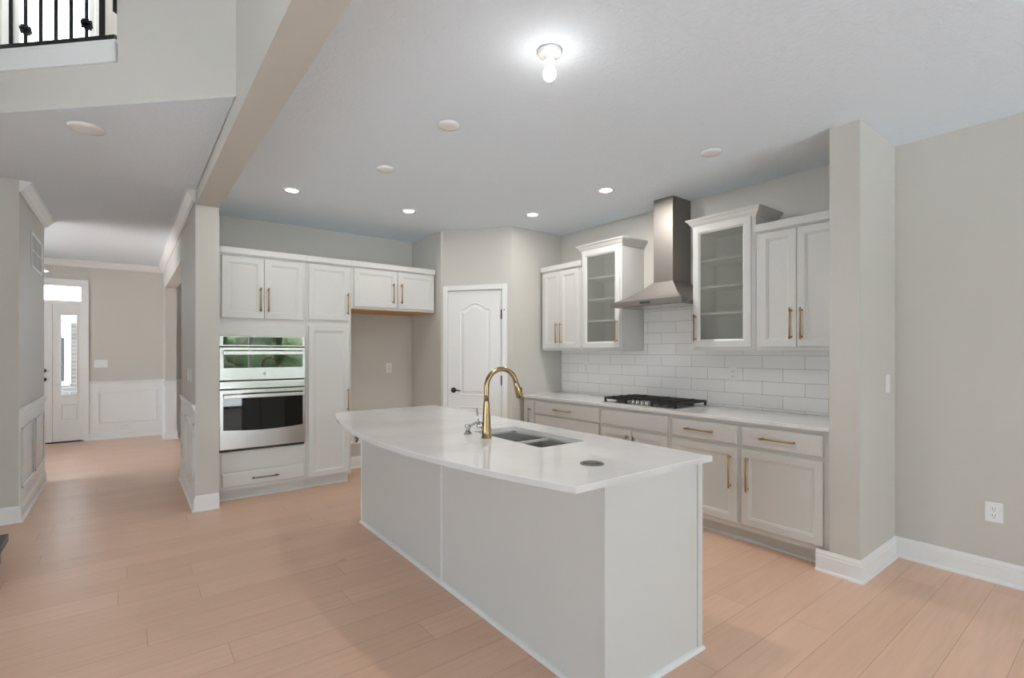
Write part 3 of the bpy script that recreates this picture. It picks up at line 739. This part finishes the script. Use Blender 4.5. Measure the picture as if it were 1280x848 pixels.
# worktop with bowed seating edge, sink cut-out
def isl(px, py):      # room coordinates to island coordinates
    dx, dy = px-IP[0], py-IP[1]; c, s = math.cos(-IR), math.sin(-IR)
    return (dx*c-dy*s, dx*s+dy*c)
cL, cN = isl(1.264, 3.871), isl(1.240, 1.237); cR, cF = isl(2.095, 1.237), isl(2.145, 3.905)
ct = thing('island_countertop', 'white quartz island worktop with bowed edge and sink cut-out', 'countertop', (*IP, 0), IR)
ya, yb = cN[1], cL[1]
xa, xb = cN[0], cL[0]
pts = []
N = 40
for k in range(N+1):
    t = k/N; y = ya+(yb-ya)*t; x = xa+(xb-xa)*t - .212*(1-(2*t-1)**2)
    pts.append((x, y))
xr = cR[0]
outer = [(xr, ya), (xr, yb)]+pts[::-1]
SX0, SX1, SY0, SY1 = isl(1.603, 2.0)[0], isl(1.915, 2.0)[0], 1.845-IP[1], 2.475-IP[1]
hole = []
rc = .02
for cx_, cy_, a0 in ((SX1-rc, SY1-rc, 0), (SX0+rc, SY1-rc, 90), (SX0+rc, SY0+rc, 180), (SX1-rc, SY0+rc, 270)):
    for k in range(5): a_ = R(a0+k*22.5); hole.append((cx_+rc*math.cos(a_), cy_+rc*math.sin(a_)))
bm = new(); TZ0, TZ1 = .870, .895
def ring(poly, z): return [bm.verts.new((x, y, z)) for x, y in poly]
def inset(poly, dd):
    out = []; n = len(poly)
    for i in range(n):
        p0, p, p1 = Vector(poly[i-1]), Vector(poly[i]), Vector(poly[(i+1) % n])
        n0 = Vector((-(p-p0).y, (p-p0).x)).normalized(); n1 = Vector((-(p1-p).y, (p1-p).x)).normalized()
        m_ = n0+n1; m_ = m_/max(.3, m_.dot(n0)); out.append((p.x+m_.x*dd, p.y+m_.y*dd))
    return out
oi = inset(outer, .003)
r0, r1, r2 = ring(outer, TZ0), ring(outer, TZ1-.003), ring(oi, TZ1)
h0, h1 = ring(hole, TZ0), ring(hole, TZ1)
for p, q in ((r0, r1), (r1, r2)):
    for k in range(len(p)): bm.faces.new((p[k], p[(k+1) % len(p)], q[(k+1) % len(p)], q[k]))
for k in range(len(h0)): bm.faces.new((h0[k], h1[k], h1[(k+1) % len(h0)], h0[(k+1) % len(h0)]))
for ro, ho in ((r2, h1), (r0, h0)):
    es = []
    for rr_ in (ro, ho):
        for k in range(len(rr_)):
            e = bm.edges.get((rr_[k], rr_[(k+1) % len(rr_)])) or bm.edges.new((rr_[k], rr_[(k+1) % len(rr_)])); es.append(e)
    bmesh.ops.triangle_fill(bm, edges=es, use_beauty=True, use_dissolve=False)
obj('slab', bm, 'quartz', ct)
# sink
sk = thing('kitchen_sink', 'double bowl stainless undermount sink set in the island', 'sink', (*IP, 0), IR)
def bowl(y0, y1, dep):
    bm = new(); x0, x1 = SX0-.004, SX1+.004; zb = .8695-dep
    prev = None
    for ins, z in ((-.012, .8695), (0, .8695), (.003, .86), (.008, zb+.03), (.03, zb+.003), (.06, zb)):
        rr_ = [bm.verts.new(p) for p in ((x0+ins, y0+ins, z), (x1-ins, y0+ins, z), (x1-ins, y1-ins, z), (x0+ins, y1-ins, z))]
        if prev:
            for k in range(4): bm.faces.new((prev[k], prev[(k+1) % 4], rr_[(k+1) % 4], rr_[k]))
        prev = rr_
    bm.faces.new(prev)
    o = obj('bowl', bm, 'sink_steel', sk)
    bm = new(); lathe(bm, [(.042, zb+.001), (.042, zb+.004), (.034, zb+.004), (.030, zb+.001), (.006, zb+.001)], ((x0+x1)/2, (y0+y1)/2, 0), 24); obj('drain', bm, 'chrome', o)
ym = 2.14-IP[1]
bowl(ym+.012, SY1+.004, .21); bowl(SY0-.004, ym-.012, .21)
obj('divider', boxes((SX0-.004, SX1+.004, ym-.014, ym+.014, .845, .868), bev=.004), 'sink_steel', sk)
# faucet
fa = thing('faucet', 'brushed gold gooseneck pull-down faucet on the island', 'faucet', (1.545, 2.226, .8955), R(-3))
bm = new(); lathe(bm, [(.0285, 0), (.0285, .004), (.0255, .007), (.0245, .05), (.021, .12), (.0165, .19), (.0145, .2), (.0145, .205)], (0, 0, 0), 28); obj('base', bm, 'bronze', fa)
bm = new(); pts = [(0, 0, .204), (0, 0, .24), (0, 0, .275)]
rad = .099; n = 20; zc = .275
for k in range(1, n+1):
    a_ = math.pi*(k/n)*.925; pts.append((rad-rad*math.cos(a_), 0, zc+rad*math.sin(a_)))
tube(bm, pts, .0138, 18); obj('spout', bm, 'bronze', fa)
p = Vector(pts[-1]); dr = (Vector(pts[-1])-Vector(pts[-2])).normalized()
bm = new(); tube(bm, [p-dr*.002, p+dr*.004, p+dr*.006, p+dr*.03, p+dr*.085, p+dr*.09], [.0142, .0142, .0155, .0165, .021, .019], 20)
hd = obj('spray_head', bm, 'bronze', fa)
q = p+dr*.045; bm = new(); tube(bm, [q+Vector((.016, 0, .012)), q+Vector((.026, 0, .006)), q+Vector((.025, 0, -.018))], [.004, .006, .005], 10); obj('spray_button', bm, 'pewter', hd)
bm = new(); tube(bm, [(-.010, .013, .066), (-.028, .037, .066), (-.033, .043, .066)], [.017, .017, .013], 18)
tube(bm, [(-.027, .036, .072), (-.031, .041, .105), (-.034, .045, .162)], [.006, .0055, .0048], 10); obj('lever', bm, 'chrome', fa, label='polished side lever')
# soap dispenser
sd = thing('soap_dispenser', 'small nickel soap dispenser beside the faucet', 'soap dispenser', (1.536, 2.398, .8955), 0)
bm = new(); lathe(bm, [(.024, 0), (.024, .004), (.017, .012), (.011, .026), (.011, .032), (.017, .038), (.019, .050), (.015, .056), (.006, .058)], (0, 0, 0), 24); obj('pump', bm, 'chrome', sd)
bm = new(); tube(bm, [(.008, 0, .034), (.030, .0, .052), (.055, .0, .062), (.085, .0, .060), (.105, .0, .050)], [.007, .007, .0065, .006, .006], 12); obj('spout', bm, 'chrome', sd)
# pop-up outlet in the worktop
po = thing('popup_outlet', 'round pop-up outlet cover in the near end of the island worktop', 'outlet', (1.548, 1.452, .8955), 0)
bm = new(); lathe(bm, [(.050, 0), (.050, .002), (.047, .0035), (.043, .0035), (.041, .002)], (0, 0, 0), 40); obj('rim', bm, 'pewter', po)
bm = new(); lathe(bm, [(.041, .0005), (.041, .0025), (.002, .0028)], (0, 0, 0), 40)
obj('cap', bm, 'rubber', po)

# ------------------------------------------------------------------ switches and outlets (local front towards -y)
def plate(name, label, cat, loc, rz, kind, gangs=1, group=None, horiz=False, w=.072, h=.117):
    r = thing(name, label, cat, loc, rz, group)
    ww = w+.046*(gangs-1); hh = h
    if horiz: ww, hh = hh, ww
    bm = new(); rect_loft(bm, -ww/2, ww/2, -hh/2, hh/2, [(0, -.0005), (0, -.004), (.004, -.006), (.006, -.006)]); obj('cover_plate', bm, 'plastic', r)
    for g_ in range(gangs):
        cx_ = (g_-(gangs-1)/2)*.046
        if kind == 'switch':
            bm = new(); rect_loft(bm, cx_-.0165, cx_+.0165, -.033, .033, [(0, -.006), (0, -.0085), (.002, -.0095), (.004, -.009)]); obj('rocker', bm, 'plastic', r)
        else:
            for dz in (-.0195, .0195):
                px, pz = (dz, 0) if horiz else (cx_, dz)
                bm = new(); lathe(bm, [(.0165, -.006), (.0165, -.0085), (.015, -.009)], (px, 0, pz), 20, 'y'); o = obj('receptacle', bm, 'plastic', r)
                bm = boxes((px-.0075, px-.0050, -.0094, -.0088, pz-.001, pz+.009), (px+.0050, px+.0075, -.0094, -.0088, pz+.0, pz+.009)); lathe(bm, [(.0025, -.0088), (.0025, -.0094)], (px, 0, pz-.0075), 10, 'y'); obj('slot', bm, 'slot', o)
    return r
plate('outlet', 'white duplex outlet low on the right wall', 'outlet', (XW, .583, .412), R(-90), 'outlet', w=.078, h=.118)
plate('light_switch', 'white light switch on the stub wall near the right wall', 'switch', (3.909, 1.065, 1.157), 0, 'switch')
plate('outlet', 'white outlet in the tile right of the cooktop', 'outlet', (XW-.008, 2.184, 1.174), R(-90), 'outlet')
plate('outlet', 'white outlet in the tile left of the cooktop', 'outlet', (XW-.008, 3.894, 1.185), R(-90), 'outlet')
plate('outlet', 'white outlet on the back wall of the fridge niche', 'outlet', (2.528, 5.74, 1.164), 0, 'outlet')
plate('light_switch', 'hall light switch farther from the ovens, left one of two', 'switch', (HR, 5.59, 1.146), R(90-180), 'switch')
plate('light_switch', 'hall light switch nearest the column, right one of two', 'switch', (HR, 5.34, 1.146), R(90-180), 'switch')
plate('light_switch', 'white three gang light switch right of the front door', 'switch', (-.330, FW, 1.172), 0, 'switch', 3)
plate('outlet', 'sideways outlet below the wainscot panel near the front door', 'outlet', (-.03, FW-.004, .194), 0, 'outlet', horiz=True)
# recessed valve box in the fridge niche
vb = thing('valve_box', 'white water valve box low in the fridge niche', 'valve box', (2.125, 5.74, .36), 0)
bm = new(); rect_loft(bm, -.10, .10, -.085, .085, [(0, -.0005), (0, -.008), (.004, -.012), (.022, -.012), (.026, -.004)]); obj('box', bm, 'plastic', vb)
bm = new(); tube(bm, [(0, -.006, -.05), (0, -.03, -.045), (0, -.034, -.01)], .011, 12); tube(bm, [(-.028, -.036, .0), (.028, -.036, .0)], [.009, .009], 10); obj('valve', bm, 'pewter', vb)

# ------------------------------------------------------------------ ceiling fittings
bl = thing('bulb_holder', 'bare lit bulb in a white porcelain ceiling holder', 'light', (1.523, 1.690, H), 0)
bm = new(); lathe(bm, [(.056, -.0005), (.056, -.012), (.052, -.018), (.036, -.026), (.026, -.034), (.024, -.046), (.018, -.048)], (0, 0, 0), 36); obj('holder', bm, 'porcelain', bl)
bm = new(); lathe(bm, [(.013, -.046), (.014, -.060), (.022, -.078), (.029, -.096), (.030, -.108), (.026, -.122), (.016, -.132), (.003, -.136)], (0, 0, 0), 28); bo = obj('bulb', bm, 'bulb', bl)
lamp('bulb_glow', 'POINT', (0, 0, -.150), .75, .04, (1, .96, .91), bl)
lamp('bulb_light', 'SPOT', (0, 0, -.145), 27, .04, (1, .95, .89), bl, spot=168)
spots = [(1.105, 4.495, 'lit recessed downlight in front of the ovens'), (2.174, 4.464, 'lit recessed downlight before the niche and pantry corner'),
         (3.214, 3.823, 'lit recessed downlight closest to the pantry door wall'), (3.222, 2.859, 'lit recessed downlight in front of the range hood')]
for x, y, lb in spots:
    r = thing('recessed_light', lb, 'light', (x, y, H), 0, 'lit recessed lights in the kitchen ceiling')
    bm = new(); lathe(bm, [(.074, -.0005), (.074, -.004), (.068, -.007), (.054, -.005), (.050, -.001)], (0, 0, 0), 36, caps=False); obj('trim_ring', bm, 'porcelain', r)
    bm = new(); lathe(bm, [(.051, -.0008), (.051, -.003), (.002, -.0035)], (0, 0, 0), 30); obj('lens', bm, 'lens', r)
    l = lamp('downlight', 'AREA', (0, 0, -.006), 3.0 if y > 3.5 else 12, .10, (1, .96, .90), r)
for x, y, rr_, lb in ((1.536, 2.612, .068, 'blank round ceiling cover nearest the bare bulb'), (1.527, 3.525, .066, 'blank round ceiling cover between the bulb and the ovens'),
                      (3.173, 1.866, .069, 'blank round ceiling cover near the right stub wall'), (-.202, 4.010, .093, 'white round disc on the hall ceiling')):
    r = thing('ceiling_cover', lb, 'ceiling cover', (x, y, H), 0, 'round white covers on the ceilings')
    bm = new(); lathe(bm, [(rr_, -.0005), (rr_, -.007), (rr_*.94, -.012), (rr_*.6, -.015), (.003, -.015)], (0, 0, 0), 40); obj('disc', bm, 'porcelain', r)
# foyer pendant just past the end of the left hall wall
pl = thing('pendant_lamp', 'small white foyer lamp peeking past the left hall wall', 'light', (-.922, 8.5, H), 0)
bm = new(); lathe(bm, [(.055, -.0005), (.055, -.02), (.01, -.026)], (0, 0, 0), 24); obj('canopy', bm, 'chrome', pl)
bm = new(); tube(bm, [(0, 0, -.02), (0, 0, -.27)], .006, 8); obj('rod', bm, 'chrome', pl)
bm = new(); lathe(bm, [(.05, -.26), (.13, -.355), (.135, -.368), (.127, -.368), (.05, -.27)], (0, 0, 0), 32, caps=False); obj('lamp_shade', bm, 'porcelain', pl)
bm = new(); lathe(bm, [(.012, -.27), (.03, -.31), (.025, -.335), (.004, -.345)], (0, 0, 0), 20); obj('bulb', bm, 'bulb', pl)
lamp('pendant_light', 'POINT', (0, 0, -.40), 5, .05, (1, .95, .88), pl)

# added fill light for the loft back wall, fixture unseen above the frame
ll = thing('loft_fill', 'added unseen fill light in a white flush loft fixture', 'light', (-.9, 5.2, 5.6), 0)
bm = new(); lathe(bm, [(.15, -.0005), (.15, -.03), (.13, -.07), (.07, -.095), (.003, -.1)], (0, 0, 0), 28); obj('shade', bm, 'lens', ll)
lamp('loft_fill_lamp', 'POINT', (0, 0, -.16), 30, .08, (1, .96, .9), ll)

# ------------------------------------------------------------------ air return grille
r = thing('air_vent', 'white return air grille high on the left hall wall', 'vent', (HL, 6.517, 2.29), R(90))
bm = new(); rect_loft(bm, -.352, .352, -.165, .165, [(0, -.0005), (0, -.0045), (.005, -.0065), (.026, -.0065), (.030, -.003)]); obj('frame', bm, 'plastic', r)
bm = boxes((-.322, .322, -.0034, -.0028, -.135, .135)); obj('backing', bm, 'slot', r)
bm = new()
for k in range(11):
    x = -.31+k*.062; box(bm, x-.014, x+.014, -.0046, -.0036, -.135, .135)
box(bm, -.322, .322, -.0048, -.0036, -.004, .004)
obj('louvres', bm, 'plastic', r)

# ------------------------------------------------------------------ loft railing on the diagonal
r = thing('stair_railing', 'black metal loft railing on a white curb at top left', 'railing', (O.x, O.y, 0), math.atan2(u.y, u.x))
# local x runs along the wall (to the left in the photo), local y towards the camera side is +y
bm = boxes((.718, 2.75, -.135, .016, 3.082, 3.098), (.722, 2.75, .001, .014, 2.975, 3.082), (.722, .742, .001, .019, 2.975, 3.082), bev=.002); obj('curb_board', bm, 'trim', r, label='white curb board')
yc = .002
obj('bottom_rail', boxes((.724, 2.74, yc-.013, yc+.013, 3.100, 3.124), bev=.002), 'black', r)
obj('top_rail', boxes((.724, 2.74, yc-.03, yc+.03, 3.98, 4.03), bev=.008), 'black', r)
obj('wall_bracket', boxes((.724, .734, yc-.015, yc+.015, 3.25, 3.98), bev=.002), 'black', r)
k = 0
for s in [.815]+[.912+.0985*i for i in range(18)]:
    hw = .0095 if s < .9 else .0063
    bl_ = obj('baluster', boxes((s-hw, s+hw, yc-hw, yc+hw, 3.118, 3.985)), 'black', r)
    if s > .9 and k % 4 == 1:
        t = bmesh.new()
        for dz, ww in ((-.019, .017), (0, .026), (.019, .017)):
            box(t, -ww, ww, -ww, ww, dz-.005, dz+.005, bev=.003)
        bm = new(); merge(bm, t, Matrix.Translation((s, yc, 3.203)) @ Matrix.Rotation(R(20), 4, 'Y') @ Matrix.Rotation(R(45), 4, 'Z')); obj('knuckle', bm, 'black', bl_)
    k += 1

# ------------------------------------------------------------------ low table cut by the left frame edge
r = thing('low_table', 'black topped low table cut off by the left edge', 'table', (-.617, 4.58, 0), 0)
obj('tabletop', boxes((-.75, 0, -.65, 0, .128, .177), bev=.004), 'black', r)
obj('base', boxes((-.72, -.03, -.62, -.03, 0, .128), bev=.003), 'pewter', r)

# ------------------------------------------------------------------ outdoors, seen through the glass and in reflections, plus unseen light helpers
struct('ground_front', boxes((-8, 8, 10.1, 22, -.25, -.08)), 'concrete')
struct('sky_shade_slab', boxes((-3.4, 3.4, 10.12, 12.95, 2.78, 2.95)), 'trim')  # unseen slab added to keep sky light off the brick
struct('bounce_slab_left', boxes((-14, -3.2, 5.8, 10.1, -.25, -.08), (-14, -4.8, -3.4, 5.8, -.25, -.08)), 'concrete')  # unseen pale paving added to bounce sunlight onto the hall ceiling
struct('ground_back', boxes((-12, 12, -16, -3.4, -.3, -.12)), 'concrete')  # unseen ground, made pale concrete to bounce light up to the kitchen ceiling
hw_ = thing('house', 'pale brick house wing outside the front door', 'house', (0, 12.6, 0), 0)
obj('wall', boxes((-2.6, -1.06, 0, .3, -.1, 1.9), (-.86, 2.5, 0, .3, -.1, 1.9), (-1.06, -.86, 0, .3, -.1, .75)), 'brick', hw_)
obj('window_frame', boxes((-1.30, -.875, -.03, .05, .72, .80), (-1.30, -.875, -.03, .05, 1.62, 1.70), (-.95, -.875, -.03, .05, .8, 1.62), (-1.30, -1.22, -.03, .05, .8, 1.62)), 'trim', hw_)
obj('pane', boxes((-1.22, -.95, -.01, .0, .8, 1.62)), 'slot', hw_)
obj('eave', boxes((-2.7, 2.6, -.25, .4, 1.9, 2.2)), 'trim', hw_)
bm = new()
rnd = random.Random(2)
for k in range(70):
    x = -12+rnd.random()*26; y = -13.2-rnd.random()*1.6; z = .3+rnd.random()*2.0; s = .8+rnd.random()*.6
    t = bmesh.new(); bmesh.ops.create_icosphere(t, subdivisions=3, radius=s)
    for v in t.verts: v.co *= 1+.16*math.sin(v.co.x*9+k)*math.cos(v.co.z*8-k)+.05*rnd.random()
    for f in t.faces: f.smooth = True
    merge(bm, t, Matrix.Translation((x, y, z)))
tag(obj('hedge', bm, 'leaf'), 'green tree foliage in the back garden, seen reflected in the ovens', 'trees', None, 'stuff')
